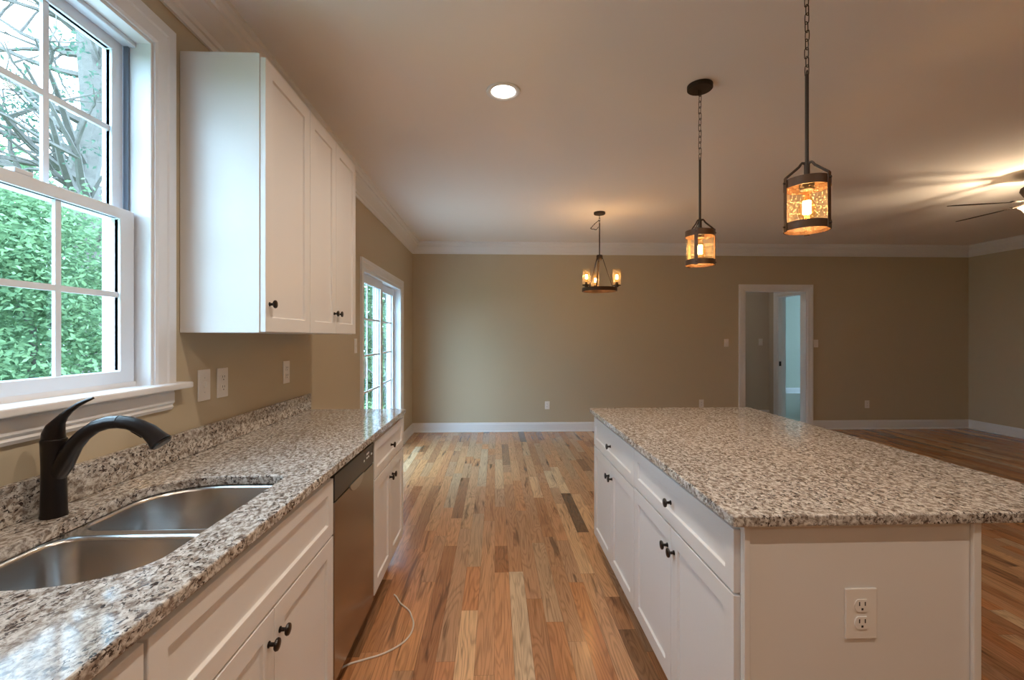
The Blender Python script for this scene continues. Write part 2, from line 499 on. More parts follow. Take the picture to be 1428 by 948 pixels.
crown = [(0, 2.578), (0.012, 2.578), (0.016, 2.600), (0.024, 2.604), (0.030, 2.618), (0.052, 2.640), (0.080, 2.668), (0.086, 2.690), (0.098, 2.694), (0.106, 2.716), (0.118, 2.722), (0.120, 2.7395), (0, 2.7395)]
struct(obj('trim_1', run_profile(crown, 'L', XL, YF, YB, 1, 1), 'trim'))
struct(obj('trim_2', run_profile(crown, 'B', YB, XL, XR, 1, 1), 'trim'))
struct(obj('trim_3', run_profile(crown, 'R', XR, YF, YB, 1, 1), 'trim'))
base = [(0, 0), (0.027, 0), (0.027, 0.012), (0.016, 0.018), (0.016, 0.108), (0.012, 0.114), (0.010, 0.128), (0.004, 0.134), (0, 0.134)]
CX0, CX1 = DX0 - 0.085, DX1 + 0.085
struct(obj('baseboard_left', run_profile(base, 'L', XL, SY1 + 0.088, YB, 0, 1), 'trim'))
struct(obj('baseboard_left_near', run_profile(base, 'L', XL, 3.0, SY0 - 0.088, 0, 0), 'trim'))
struct(obj('baseboard_back', run_profile(base, 'B', YB, XL, CX0, 1, 0), 'trim'))
struct(obj('baseboard_back_right', run_profile(base, 'B', YB, CX1, XR, 0, 1), 'trim'))
struct(obj('baseboard_right', run_profile(base, 'R', XR, YF, YB, 0, 1), 'trim'))

def casing_parts(name, wall, at, a0, a1, z0, z1, wd, parent, th=0.02):
    """flat stepped casing round an opening (three mitred legs), one mesh"""
    prof = [(0.0, th * 0.55), (0.010, th * 0.75), (wd * 0.55, th * 0.8), (wd * 0.62, th), (wd, th), (wd, 0), (0, 0)]
    bm = bmesh.new()
    def P(o, d, corner):
        # corner 0 bottom-left, 1 top-left, 2 top-right, 3 bottom-right
        s = {0: a0 - o, 1: a0 - o, 2: a1 + o, 3: a1 + o}[corner]
        z = {0: z0, 1: z1 + o, 2: z1 + o, 3: z0}[corner]
        if wall == 'L': return (at + d, s, z)
        if wall == 'R': return (at - d, s, z)
        return (s, at - d, z)
    rings = [[bm.verts.new(P(o, d, c)) for o, d in prof] for c in range(4)]
    n = len(prof)
    for A, Bq in zip(rings, rings[1:]):
        for k in range(n): bm.faces.new([A[k], A[(k + 1) % n], Bq[(k + 1) % n], Bq[k]])
    bm.faces.new(rings[0][::-1]); bm.faces.new(rings[-1])
    return obj(name, bm, 'trim', parent)

# ---- window_1 : double hung, three panes wide, over the sink
w1 = sroot('window_1', (XL, (WY0 + WY1) / 2, WZ0))
casing_parts('window_casing', 'L', XL, WY0, WY1, WZ0 + 0.0, WZ1, 0.092, w1)
bm = bmesh.new()
box(bm, XL - 0.05, XL + 0.055, WY0 - 0.138, WY1 + 0.138, WZ0 - 0.022, WZ0 + 0.0015)
obj('window_stool', bm, 'trim', w1, bevel=0.006, segs=3)
ap = [(0, 1.110), (0.010, 1.110), (0.016, 1.120), (0.012, 1.128), (0.020, 1.136), (0.020, 1.172), (0.014, 1.184), (0, 1.184)]
obj('window_apron', run_profile(ap, 'L', XL, WY0 - 0.088, WY1 + 0.084), 'trim', w1)
# jamb liner, four sides
jt = 0.012
obj('window_jamb', Bs((XL - T, XL + 0.004, WY0, WY0 + jt, WZ0, WZ1), (XL - T, XL + 0.004, WY1 - jt, WY1, WZ0, WZ1),
                     (XL - T, XL + 0.004, WY0 + jt, WY1 - jt, WZ1 - jt, WZ1), (XL - T, XL - 0.046, WY0 + jt, WY1 - jt, WZ0 - 0.022, WZ0 + 0.017)), 'trim', w1)
def sash(name, xc, y0, y1, z0, z1, stile, top, bot, glass_name):
    gy0, gy1, gz0, gz1 = y0 + stile, y1 - stile, z0 + bot, z1 - top
    mw = 0.018
    pw = (gy1 - gy0 - 2 * mw) / 3
    yy = [y0, gy0, gy0 + pw, gy0 + pw + mw, gy0 + 2 * pw + mw, gy0 + 2 * pw + 2 * mw, gy1, y1]
    zm = (gz0 + gz1) / 2
    zz = [z0, gz0, zm - mw / 2, zm + mw / 2, gz1, z1]
    holes = {(j, k) for j in (1, 3, 5) for k in (1, 3)}
    fr = frame_x(xc - 0.017, xc + 0.017, [y0, gy0, gy1, y1], [z0, gz0, gz1, z1], {(1, 1)})
    o = obj(name, fr, 'vinyl', w1, bevel=0.003)
    yy[0], yy[-1], zz[0], zz[-1] = gy0 - 0.003, gy1 + 0.003, gz0 - 0.003, gz1 + 0.003
    obj('muntin_grid', frame_x(xc - 0.002, xc + 0.008, yy, zz, holes), 'vinyl', o)
    obj(glass_name, B(xc - 0.008, xc - 0.004, gy0 - 0.004, gy1 + 0.004, gz0 - 0.004, gz1 + 0.004), 'glass', o)
    return o
XLO, XUP = XL - 0.062, XL - 0.100
sa, sb = WY0 + 0.020, WY1 - 0.020
lo = sash('lower_sash', XLO, sa, sb, 1.222, 1.805, 0.058, 0.036, 0.040, 'window_pane')
up = sash('upper_sash', XUP, sa, sb, 1.772, WZ1 - 0.022, 0.045, 0.042, 0.036, 'window_pane')
# the dark slot of the balance tracks above the lower sash, and the blind stops
for yy0, yy1 in ((WY0 + jt, WY0 + 0.021), (WY1 - 0.021, WY1 - jt)):
    obj('sash_track', B(XL - 0.082, XL - 0.066, yy0, yy1, 1.22, WZ1 - jt), 'track', w1)
obj('head_stop', B(XL - 0.083, XL - 0.045, WY0 + jt, WY1 - jt, WZ1 - 0.028, WZ1 - jt), 'vinyl', w1, bevel=0.003)
obj('sash_lock', B(XL - 0.075, XL - 0.045, 1.235, 1.285, 1.805, 1.818), 'vinyl', w1, bevel=0.003)

# ---- door_1 : sliding glass door
d1 = sroot('door_1', (XL, (SY0 + SY1) / 2, 0))
casing_parts('door_casing', 'L', XL, SY0, SY1, 0, SZ1, 0.085, d1)
obj('door_jamb', frame_x(XL - T, XL + 0.003, [SY0, SY0 + 0.03, SY1 - 0.03, SY1], [0.0, 0.03, SZ1 - 0.03, SZ1], {(1, 1)}), 'vinyl', d1)
def slider_panel(xc, y0, y1):
    st, top, bot, mw = 0.075, 0.085, 0.12, 0.018
    z0, z1 = 0.03, SZ1 - 0.03
    gy0, gy1, gz0, gz1 = y0 + st, y1 - st, z0 + bot, z1 - top
    ncol, nrow = 3, 5
    pw = (gy1 - gy0 - (ncol - 1) * mw) / ncol; ph = (gz1 - gz0 - (nrow - 1) * mw) / nrow
    yy = [y0]; zz = [z0]
    for k in range(ncol): yy += [gy0 + k * (pw + mw), gy0 + k * (pw + mw) + pw]
    for k in range(nrow): zz += [gz0 + k * (ph + mw), gz0 + k * (ph + mw) + ph]
    yy.append(y1); zz.append(z1)
    holes = {(1 + 2 * j, 1 + 2 * k) for j in range(ncol) for k in range(nrow)}
    o = obj('sliding_panel', frame_x(xc - 0.018, xc + 0.018, [y0, gy0, gy1, y1], [z0, gz0, gz1, z1], {(1, 1)}), 'vinyl', d1)
    yy[0], yy[-1], zz[0], zz[-1] = gy0 - 0.003, gy1 + 0.003, gz0 - 0.003, gz1 + 0.003
    obj('muntin_grid', frame_x(xc - 0.002, xc + 0.007, yy, zz, holes), 'vinyl', o)
    obj('door_pane', B(xc - 0.008, xc - 0.004, gy0 - 0.003, gy1 + 0.003, gz0 - 0.003, gz1 + 0.003), 'glass', o)
    return o
ymid = (SY0 + SY1) / 2
pn = slider_panel(XL - 0.055, SY0 + 0.03, ymid + 0.035)
slider_panel(XL - 0.100, ymid - 0.035, SY1 - 0.03)
bm = bmesh.new()
hx = XL - 0.037
tube(bm, [(hx, SY0 + 0.068, 0.99), (hx + 0.035, SY0 + 0.068, 1.0), (hx + 0.042, SY0 + 0.068, 1.05), (hx + 0.042, SY0 + 0.068, 1.13), (hx + 0.035, SY0 + 0.068, 1.18), (hx, SY0 + 0.068, 1.19)], 0.007, 8)
obj('door_handle', bm, 'vinyl', pn, smooth=True)

# ---- door_2 : cased opening in the back wall, the hall and the room beyond
d2 = sroot('door_2', ((DX0 + DX1) / 2, YB, 0))
casing_parts('door_casing', 'B', YB, DX0, DX1, 0, DZ, 0.085, d2)
obj('door_jamb', Bs((DX0 - 0.001, DX0 + 0.018, YB - 0.004, YB + 0.125, 0, DZ), (DX1 - 0.018, DX1 + 0.001, YB - 0.004, YB + 0.125, 0, DZ),
                   (DX0 + 0.018, DX1 - 0.018, YB - 0.004, YB + 0.125, DZ - 0.018, DZ + 0.001)), 'trim', d2)
HY0, HY1 = YB + 0.12, 7.66          # hall
HX0, HX1 = 2.0, 4.66
FY = 11.0                            # far wall of the room beyond
struct(obj('wall_hall_back', B(HX0, HX1 + 0.12, HY1, HY1 + 0.12, 0, H), 'wall_grey'))
struct(obj('wall_hall_left', B(HX0 - 0.12, HX0, HY0, HY1 + 0.12, 0, H), 'wall_grey'))
EY0, EY1 = HY0 + 0.015, 7.42
struct(obj('wall_hall_right', frame_x(HX1, HX1 + 0.12, [HY0, EY0, EY1, HY1], [0, 2.05, H], {(1, 0)}), 'wall_grey'))
d3 = sroot('door_3', (HX1, (EY0 + EY1) / 2, 0))
casing_parts('door_casing', 'R', HX1, EY0, EY1, 0, 2.05, 0.085, d3, 0.02)
obj('door_jamb', Bs((HX1 - 0.002, HX1 + 0.122, EY1 - 0.02, EY1 + 0.001, 0, 2.05), (HX1 - 0.002, HX1 + 0.122, EY0 - 0.001, EY0 + 0.02, 0, 2.05),
                   (HX1 - 0.002, HX1 + 0.122, EY0 + 0.02, EY1 - 0.02, 2.03, 2.051), (HX1 + 0.05, HX1 + 0.085, EY1 - 0.032, EY1 - 0.02, 0, 2.03)), 'trim', d3)
obj('strike_plate', B(HX1 + 0.008, HX1 + 0.045, EY1 - 0.0235, EY1 - 0.0195, 0.90, 0.975), 'bronze', d3)
struct(obj('wall_bedroom_near', B(HX1 + 0.12, 10.2, HY0 - 0.0, HY0 + 0.03, 0, H), 'wall_pale'))
struct(obj('wall_bedroom_back', B(HX1 - 0.4, 10.2, FY, FY + 0.12, 0, H), 'wall_pale'))
struct(obj('wall_bedroom_left', B(HX1 - 0.12, HX1 + 0.12, HY1 + 0.12, FY, 0, H), 'wall_pale'))
struct(obj('wall_bedroom_right', frame_x(10.2, 10.36, [HY0, 8.0, 10.2, FY + 0.12], [0, 0.7, 2.15, H], {(1, 1)}), 'wall_pale'))
struct(obj('floor_carpet', B(HX0 - 0.12, 10.36, YB + 0.126, FY + 0.12, -0.12, 0.0), 'carpet'))
struct(obj('ceiling_bedroom', B(HX0 - 0.12, 10.36, YB + 0.121, FY + 0.12, H, H + 0.12), 'ceiling'))
struct(obj('baseboard_hall', run_profile(base, 'B', HY1, HX0, HX1, 0, 0), 'trim'))
struct(obj('baseboard_bedroom', run_profile(base, 'B', FY, HX1 + 0.12, 10.2, 0, 0), 'trim'))
w2 = sroot('window_2', (10.2, 9.1, 0.7))
casing_parts('window_casing', 'R', 10.2, 8.0, 10.2, 0.7, 2.15, 0.085, w2)
obj('window_frame', frame_x(10.24, 10.30, [8.0, 8.05, 9.07, 9.13, 10.15, 10.2], [0.7, 0.75, 1.4, 1.45, 2.1, 2.15], {(1, 1), (3, 1), (1, 3), (3, 3)}), 'vinyl', w2)

# ------------------------------------------------------------------ knobs
def knob(side, x, y, z, parent, name='knob'):
    """round mushroom knob on an X-facing front; side = direction it sticks out"""
    prof = [(0.0085, 0.0), (0.0085, 0.002), (0.0055, 0.004), (0.0050, 0.014), (0.0075, 0.017), (0.0150, 0.019), (0.0162, 0.022), (0.0150, 0.0255), (0.0080, 0.0275), (0.0, 0.028)]
    prof = [(r, side * h) for r, h in prof]
    bm = lathe(bmesh.new(), prof, (x, y, z), 20, 'X')
    return obj(name, bm, 'bronze', parent, smooth=True)

# ------------------------------------------------------------------ left run of base cabinets
FXL = -0.590          # door faces
BXL = FXL - 0.020     # carcass front
def base_cab(y0, y1, z_seam, label, drawer, left=True, doors=2, knobs_top=True):
    if left:
        xb, xf, xd, side = XL + 0.003, BXL, FXL, 1
    else:
        xb, xf, xd, side = 1.262, 0.655, 0.635, -1
    t = thing('base_cabinet', label, 'cabinet', ((xb + xf) / 2, (y0 + y1) / 2, 0))
    # carcass with a recessed toe
    bm = bmesh.new()
    prof = [(xb, 0.0), (xf - side * 0.075, 0.0), (xf - side * 0.075, 0.108), (xf, 0.108), (xf, 0.884), (xb, 0.884)]
    # open-topped under the sink: carcass sides only rise to the top
    r0 = [bm.verts.new((x, y0, z)) for x, z in prof]; r1 = [bm.verts.new((x, y1, z)) for x, z in prof]
    n = len(prof)
    for k in range(n):
        if drawer == 'false' and k == n - 2: continue
        bm.faces.new([r0[k], r0[(k + 1) % n], r1[(k + 1) % n], r1[k]])
    bm.faces.new(r0[::-1]); bm.faces.new(r1)
    obj('carcass', bm, 'cab', t)
    gp = 0.0022
    xa, xbb = sorted((xd, xf + side * 0.0004))
    zt = 0.862
    d = obj('false_drawer' if drawer == 'false' else 'drawer', shaker(xa, xbb, y0 + gp, y1 - gp, z_seam + 0.004, zt, side, 0.048), 'cab', t, bevel=0.0018)
    if drawer != 'false': knob(side, xd, (y0 + y1) / 2, (z_seam + zt) / 2, d)
    ym = (y0 + y1) / 2
    cuts = [(y0 + gp, ym - gp / 2, 1), (ym + gp / 2, y1 - gp, -1)] if doors == 2 else [(y0 + gp, y1 - gp, 1)]
    for a, b_, s in cuts:
        dd = obj('door', shaker(xa, xbb, a, b_, 0.112, z_seam - 0.003, side), 'cab', t, bevel=0.0018)
        knob(side, xd, (b_ - 0.030) if s > 0 else (a + 0.030), z_seam - 0.080, dd)
    return t
base_cab(0.05, 0.795, 0.655, 'white base cabinet nearest the camera at the left edge, before the sink', 'false')
base_cab(0.800, 1.695, 0.655, 'wide white shaker sink cabinet with false drawer front and two doors', 'false')
base_cab(2.262, 2.965, 0.675, 'white base cabinet with one drawer beyond the dishwasher at the counter end', 'drawer')
obj_f = obj('cabinet_filler', B(XL + 0.003, BXL + 0.004, 1.6965, 1.7025, 0.0, 0.884), 'cab')
tag(obj_f, 'thin white filler strip between sink cabinet and dishwasher', 'filler panel')

# ------------------------------------------------------------------ dishwasher
dw = thing('dishwasher', 'stainless steel dishwasher built in under the granite counter', 'dishwasher', (-0.9, 1.98, 0))
y0, y1 = 1.706, 2.258
obj('tub', B(XL + 0.05, BXL - 0.006, y0 + 0.004, y1 - 0.004, 0.095, 0.872), 'dw_dark', dw)
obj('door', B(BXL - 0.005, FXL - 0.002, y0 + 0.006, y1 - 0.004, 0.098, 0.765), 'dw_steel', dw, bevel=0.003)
cp = obj('control_panel', B(BXL - 0.005, FXL - 0.002, y0 + 0.006, y1 - 0.004, 0.768, 0.866), 'dw_dark', dw, bevel=0.003)
# pocket handle, a scooped steel lip
bm = bmesh.new()
ps = []
for k in range(13):
    a = PI * k / 12
    ps.append((1.982 - 0.095 * math.cos(a), 0.772 - 0.040 * math.sin(a)))
poly = [(1.887, 0.772)] + ps[1:-1] + [(2.077, 0.772)]
for xx in (FXL - 0.004, FXL + 0.0015):
    bm.faces.new([bm.verts.new((xx, yy, zz)) for yy, zz in poly])
bm.verts.ensure_lookup_table(); n = len(poly)
for k in range(n): bm.faces.new([bm.verts[k], bm.verts[(k + 1) % n], bm.verts[n + (k + 1) % n], bm.verts[n + k]])
obj('pocket_handle', bm, 'steel', dw)
for k, (a, b_, z) in enumerate(((2.085, 2.100, 0.812), (2.128, 2.146, 0.815), (2.155, 2.172, 0.815), (2.128, 2.172, 0.832), (2.205, 2.225, 0.815))):
    obj('button_mark', B(FXL - 0.0025, FXL - 0.0012, a, b_, z, z + 0.008), 'mark', cp)
obj('kick_plate', B(BXL - 0.075, BXL - 0.070, y0 + 0.004, y1 - 0.004, 0.0, 0.095), 'dw_dark', dw)

# ------------------------------------------------------------------ left counter with sink cut-out
def rounded(x0, x1, y0, y1, rs, n=8):
    """corner radii order: (x0,y0) (x1,y0) (x1,y1) (x0,y1), counter-clockwise"""
    pts = []
    cs = [((x0, y0), PI, (1, 1)), ((x1, y0), 1.5 * PI, (-1, 1)), ((x1, y1), 0, (-1, -1)), ((x0, y1), 0.5 * PI, (1, -1))]
    for (c, a0, s), r in zip(cs, rs):
        rx, ry = r if isinstance(r, tuple) else (r, r)
        for k in range(n + 1):
            a = a0 + 0.5 * PI * k / n
            pts.append((c[0] + s[0] * rx + rx * math.cos(a), c[1] + s[1] * ry + ry * math.sin(a)))
    return pts
CZ0, CZ1 = 0.885, 0.915
CUT = rounded(-1.075, -0.692, 0.868, 1.555, [0.13, (0.21, 0.14), 0.035, (0.19, 0.16)], 10)
bm = bmesh.new()
outer = [(XL + 0.001, 0.0), (-0.575, 0.0), (-0.575, 2.975), (XL + 0.001, 2.975)]
for ring in (outer, CUT):
    vs = [bm.verts.new((x, y, CZ0)) for x, y in ring]
    for k in range(len(vs)): bm.edges.new((vs[k], vs[(k + 1) % len(vs)]))
bmesh.ops.triangle_fill(bm, use_beauty=True, edges=bm.edges[:])
r = bmesh.ops.extrude_face_region(bm, geom=bm.faces[:])
bmesh.ops.translate(bm, verts=[v for v in r['geom'] if isinstance(v, bmesh.types.BMVert)], vec=(0, 0, CZ1 - CZ0))
tag(obj('countertop', bm, 'granite', bevel=0.004), 'speckled granite countertop with the sink cut-out, along the window wall', 'countertop')
tag(obj('backsplash', B(XL + 0.001, XL + 0.021, 0.0, 2.985, CZ1 + 0.0005, 1.014), 'granite', bevel=0.003), 'low speckled granite backsplash strip along the wall behind the sink', 'backsplash')

# ------------------------------------------------------------------ sink
sk = thing('kitchen_sink', 'undermount stainless steel double bowl kitchen sink in the granite counter', 'sink', (-0.88, 1.21, 0.68))
def bowl(x0, x1, y0, y1, rs, zb, ztop):
    bm = bmesh.new()
    levels = [(0.0, ztop), (0.004, ztop - 0.012), (0.012, zb + 0.05), (0.022, zb + 0.022), (0.045, zb + 0.006), (0.075, zb)]
    rings = []
    for ins, z in levels:
        rr = [(max(r_[0] - ins * 0.5, 0.02), max(r_[1] - ins * 0.5, 0.02)) if isinstance(r_, tuple) else max(r_ - ins * 0.5, 0.02) for r_ in rs]
        rings.append([bm.verts.new((x, y, z)) for x, y in rounded(x0 + ins, x1 - ins, y0 + ins, y1 - ins, rr, 8)])
    n = len(rings[0])
    for a, b_ in zip(rings, rings[1:]):
        for k in range(n): bm.faces.new([a[k], a[(k + 1) % n], b_[(k + 1) % n], b_[k]])
    bm.faces.new(rings[-1])
    return bm
ZB = 0.69
for (ya, yb, rs) in ((0.866, 1.176, [0.13, (0.21, 0.14), 0.07, 0.07]), (1.200, 1.558, [0.07, 0.07, 0.05, (0.19, 0.16)])):
    bm = bowl(-1.078, -0.689, ya, yb, rs, ZB, 0.8835)
    o = obj('bowl', bm, 'steel', sk, smooth=True)
    o.modifiers.clear()
    so = o.modifiers.new('thick', 'SOLIDIFY'); so.thickness = 0.0015; so.offset = -1
    yc = (ya + yb) / 2
    dr = obj('drain', lathe(bmesh.new(), [(0.0, 0.001), (0.030, 0.001), (0.034, 0.004), (0.045, 0.004), (0.047, 0.0005)], (-0.93, yc, ZB + 0.0012), 24), 'steel', sk, smooth=True)
# flange: a flat rim under the stone, with the two bowls open in it, so the divider reads as steel
bm = bmesh.new()
fo = rounded(-1.105, -0.662, 0.84, 1.585, [0.14, 0.2, 0.05, 0.18], 8)
h1 = rounded(-1.078, -0.689, 0.866, 1.176, [0.13, (0.21, 0.14), 0.07, 0.07], 8)
h2 = rounded(-1.078, -0.689, 1.200, 1.558, [0.07, 0.07, 0.05, (0.19, 0.16)], 8)
for ring in (fo, h1, h2):
    vs = [bm.verts.new((x, y, 0.8838)) for x, y in ring]
    for k in range(len(vs)): bm.edges.new((vs[k], vs[(k + 1) % len(vs)]))
bmesh.ops.triangle_fill(bm, use_beauty=True, edges=bm.edges[:])
obj('rim', bm, 'steel', sk)

# ------------------------------------------------------------------ faucet
fx, fy = -1.135, 1.222
fc = thing('kitchen_faucet', 'dark bronze pull-out kitchen faucet with curved spout and top lever', 'faucet', (fx, fy, CZ1))
bm = lathe(bmesh.new(), [(0.0280, 0.0), (0.0285, 0.004), (0.0268, 0.010), (0.0255, 0.07), (0.0250, 0.13), (0.0265, 0.182), (0.0270, 0.196), (0.0255, 0.199), (0.0, 0.199)], (fx, fy, CZ1), 28)
obj('faucet_body', bm, 'bronze', fc, smooth=True)
bm = bmesh.new()
sp = [(0.006, 0.105, .021), (0.022, 0.130, .023), (0.036, 0.158, .0215), (0.052, 0.184, .019), (0.075, 0.209, .0172), (0.104, 0.2295, .0165), (0.136, 0.2395, .0163), (0.163, 0.241, .0163)]
tube(bm, [(fx + a, fy, CZ1 + z) for a, z, r in sp], [r for a, z, r in sp], 18)
obj('spout', bm, 'bronze', fc, smooth=True)
bm = bmesh.new()
sp = [(0.1635, 0.241, .0168), (0.190, 0.2375, .0172), (0.215, 0.2285, .018), (0.238, 0.216, .0195), (0.256, 0.199, .022), (0.268, 0.186, .0265)]
tube(bm, [(fx + a, fy, CZ1 + z) for a, z, r in sp], [r for a, z, r in sp], 18)
hd = obj('spray_head', bm, 'bronze', fc, smooth=True)
bm = bmesh.new(); tube(bm, [(fx + 0.268, fy, CZ1 + 0.186), (fx + 0.271, fy, CZ1 + 0.182)], [0.0255, 0.022], 18)
obj('nozzle_face', bm, 'dw_dark', hd, smooth=True)
bm = bmesh.new()
bm_b = [(fx + 0.198, fy - 0.006, CZ1 + 0.2165), (fx + 0.220, fy - 0.006, CZ1 + 0.2040)]
tube(bm, [(fx + 0.196, fy, CZ1 + 0.220), (fx + 0.222, fy, CZ1 + 0.204)], [0.006, 0.006], 10)
obj('spray_button', bm, 'bronze', hd, smooth=True)
bm = bmesh.new()
hp = [(-0.001, 0.1995, .0245), (-0.001, 0.212, .0235), (0.004, 0.228, .020), (0.013, 0.243, .0150), (0.025, 0.258, .0110), (0.041, 0.273, .0085), (0.060, 0.286, .0070), (0.080, 0.296, .0056), (0.098, 0.303, .0035)]
tube(bm, [(fx + a, fy, CZ1 + z) for a, z, r in hp], [(r, r * (1 if i < 3 else 0.85)) for i, (a, z, r) in enumerate(hp)], 18)
obj('lever_handle', bm, 'bronze', fc, smooth=True)

# ------------------------------------------------------------------ upper cabinets
def upper_cab(y0, y1, doors, label):
    xf, xd = -0.902, -0.880
    t = thing('wall_cabinet', label, 'cabinet', ((XL + xf) / 2, (y0 + y1) / 2, 1.392))
    obj('carcass', B(XL + 0.002, xf, y0, y1, 1.392, 2.462), 'cab', t, bevel=0.0015)
    n = len(doors); w_ = (y1 - y0) / n
    for k, kside in enumerate(doors):
        a, b_ = y0 + k * w_ + 0.0022, y0 + (k + 1) * w_ - 0.0022
        if n == 1: a += 0.002
        d = obj('door', shaker(xf + 0.0006, xd, a, b_, 1.395, 2.448, 1, 0.057), 'cab', t, bevel=0.0018)
        knob(1, xd, (b_ - 0.030) if kside > 0 else (a + 0.030), 1.395 + 0.108, d)
    return t
upper_cab(1.787, 2.214, [-1], 'single door white wall cabinet beside the kitchen window')
upper_cab(2.215, 2.924, [1, -1], 'two door white wall cabinet, farther from the kitchen window')

# ------------------------------------------------------------------ island
base_cab(1.200, 2.085, 0.688, 'nearer of the two white island base cabinets, with large drawer and doors', 'drawer', left=False)
base_cab(2.087, 2.940, 0.680, 'farther of the two white island base cabinets, at the island end', 'drawer', left=False)
ep = thing('island_end_panel', 'white panel closing the near end of the island', 'panel', (0.96, 1.185, 0))
obj('panel_board', B(0.652, 1.292, 1.186, 1.1992, 0.0, 0.884), 'cab', ep)
obj('corner_strip', B(0.652, 0.668, 1.180, 1.1857, 0.0, 0.884), 'cab', ep, bevel=0.0015)
obj('corner_strip', B(1.270, 1.292, 1.174, 1.1857, 0.0, 0.884), 'cab', ep, bevel=0.003)
bp = obj('island_back_panel', B(1.2635, 1.281, 1.200, 2.945, 0.0, 0.884), 'cab', bevel=0.002)
tag(bp, 'long white panel on the seating side of the island', 'panel')
tag(obj('island_countertop', B(0.610, 1.665, 1.158, 2.965, CZ0, CZ1), 'granite', bevel=0.005, segs=3), 'large speckled granite slab topping the island', 'countertop')

# ------------------------------------------------------------------ outlets and switches
def outlet(kind, center, n, w_=0.070, h_=0.115, label='', group=None):
    """plate on a wall whose outward normal is n ('X+','X-','Y-')"""
    cx, cy, cz = center
    t = thing('outlet_plate' if kind == 'duplex' else 'switch_plate', label, 'outlet' if kind == 'duplex' else 'light switch', center, group)
    def bx(a, b_, z0, z1, d0, d1):
        if n == 'X+': return B(cx + d0, cx + d1, cy + a, cy + b_, cz + z0, cz + z1)
        if n == 'X-': return B(cx - d1, cx - d0, cy + a, cy + b_, cz + z0, cz + z1)
        return B(cx + a, cx + b_, cy - d1, cy - d0, cz + z0, cz + z1)
    obj('cover_plate', bx(-w_ / 2, w_ / 2, -h_ / 2, h_ / 2, 0.0003, 0.006), 'plate', t, bevel=0.0025)
    if kind == 'duplex':
        for s in (1, -1):
            zc = s * h_ * 0.170
            r = 0.0165 * w_ / 0.07
            # a receptacle face: circle cut flat at top and bottom
            bm = bmesh.new(); ring = []
            for k in range(28):
                a = 2 * PI * k / 28; u, v = r * math.cos(a), max(-r * 0.80, min(r * 0.80, r * math.sin(a)))
                ring.append((u, v))
            for d in (0.0055, 0.0085):
                vs = []
                for u, v in ring:
                    p = (cx + d, cy + u, cz + zc + v) if n == 'X+' else ((cx - d, cy + u, cz + zc + v) if n == 'X-' else (cx + u, cy - d, cz + zc + v))
                    vs.append(bm.verts.new(p))
                bm.faces.new(vs)
            bm.verts.ensure_lookup_table()
            for k in range(28): bm.faces.new([bm.verts[k], bm.verts[(k + 1) % 28], bm.verts[28 + (k + 1) % 28], bm.verts[28 + k]])
            f = obj('receptacle', bm, 'plate', t)
            q = r / 0.0165
            for a in (-0.0063 * q, 0.0063 * q):
                obj('slot', bx(a - 0.0012 * q, a + 0.0012 * q, zc + 0.0 * q, zc + 0.0085 * q, 0.0080, 0.0088), 'slot', f)
            obj('slot', bx(-0.0022 * q, 0.0022 * q, zc - 0.0095 * q, zc - 0.0050 * q, 0.0080, 0.0088), 'slot', f)
    else:
        obj('toggle', bx(-0.005, 0.005, -0.010, 0.012, 0.0055, 0.0125), 'plate', t, bevel=0.001)
        for zc in (0.030, -0.030):
            obj('screw', bx(-0.0025, 0.0025, zc - 0.0025, zc + 0.0025, 0.0055, 0.0068), 'mark', t)
    return t
outlet('switch', (XL, 1.930, 1.178), 'X+', 0.078, 0.128, 'white switch plate nearest the window, left of an outlet on the tan wall')
outlet('duplex', (XL, 2.057, 1.176), 'X+', 0.078, 0.128, 'white outlet just right of the switch plate under the single door wall cabinet')
outlet('duplex', (XL, 2.672, 1.175), 'X+', 0.078, 0.128, 'white outlet by itself under the two door wall cabinet')
outlet('switch', (XL, 3.975, 1.300), 'X+', 0.072, 0.125, label='white switch plate at the near edge of the sliding door casing')
outlet('duplex', (0.755, YB, 0.380), 'Y-', label='white outlet low on the back wall below the chandelier, left part of the wall')
outlet('duplex', (3.040, YB, 0.395), 'Y-', label='white outlet low on the back wall just above the island top')
outlet('switch', (3.415, YB, 1.290), 'Y-', label='white switch plate left of the cased doorway on the back wall')
outlet('switch', (4.775, YB, 1.280), 'Y-', label='white switch plate touching the right casing of the cased doorway')
outlet('duplex', (5.560, YB, 0.370), 'Y-', label='white outlet low on the dark back wall right of the doorway')
outlet('switch', (4.510, HY1, 1.290), 'Y-', label='white switch plate on the hall wall seen through the doorway')
outlet('duplex', (4.200, HY1, 0.390), 'Y-', label='white outlet low on the hall wall seen through the doorway')
outlet('duplex', (0.968, 1.186, 0.643), 'Y-', 0.086, 0.134, 'large white duplex outlet on the near end panel of the island')

# ------------------------------------------------------------------ recessed downlights
def downlight(x, y, label, watts):
    t = thing('recessed_downlight', label, 'ceiling light', (x, y, H), 'round recessed ceiling downlights')
    obj('trim_ring', lathe(bmesh.new(), [(0.066, -0.0005), (0.095, -0.0005), (0.094, -0.007), (0.088, -0.010), (0.072, -0.008), (0.066, -0.004)], (x, y, H), 40, close=True), 'trim', t, smooth=True)
    obj('lens', lathe(bmesh.new(), [(0.0, -0.0008), (0.066, -0.0008), (0.066, -0.0016), (0.0, -0.0030)], (x, y, H), 40), 'lens', t)
    ld = bpy.data.lights.new('downlight_lamp', 'SPOT')
    ld.energy = watts; ld.color = (1.0, 0.83, 0.66); ld.shadow_soft_size = 0.02
    ld.spot_size = math.radians(165); ld.spot_blend = 0.9
    lo_ = bpy.data.objects.new('downlight_lamp', ld); C.objects.link(lo_); lo_.parent = t
    lo_.location = (0, 0, -0.02)
    return t
cans = [(0.044, 2.547, 'round recessed downlight in the ceiling between the upper cabinets and pendants')]
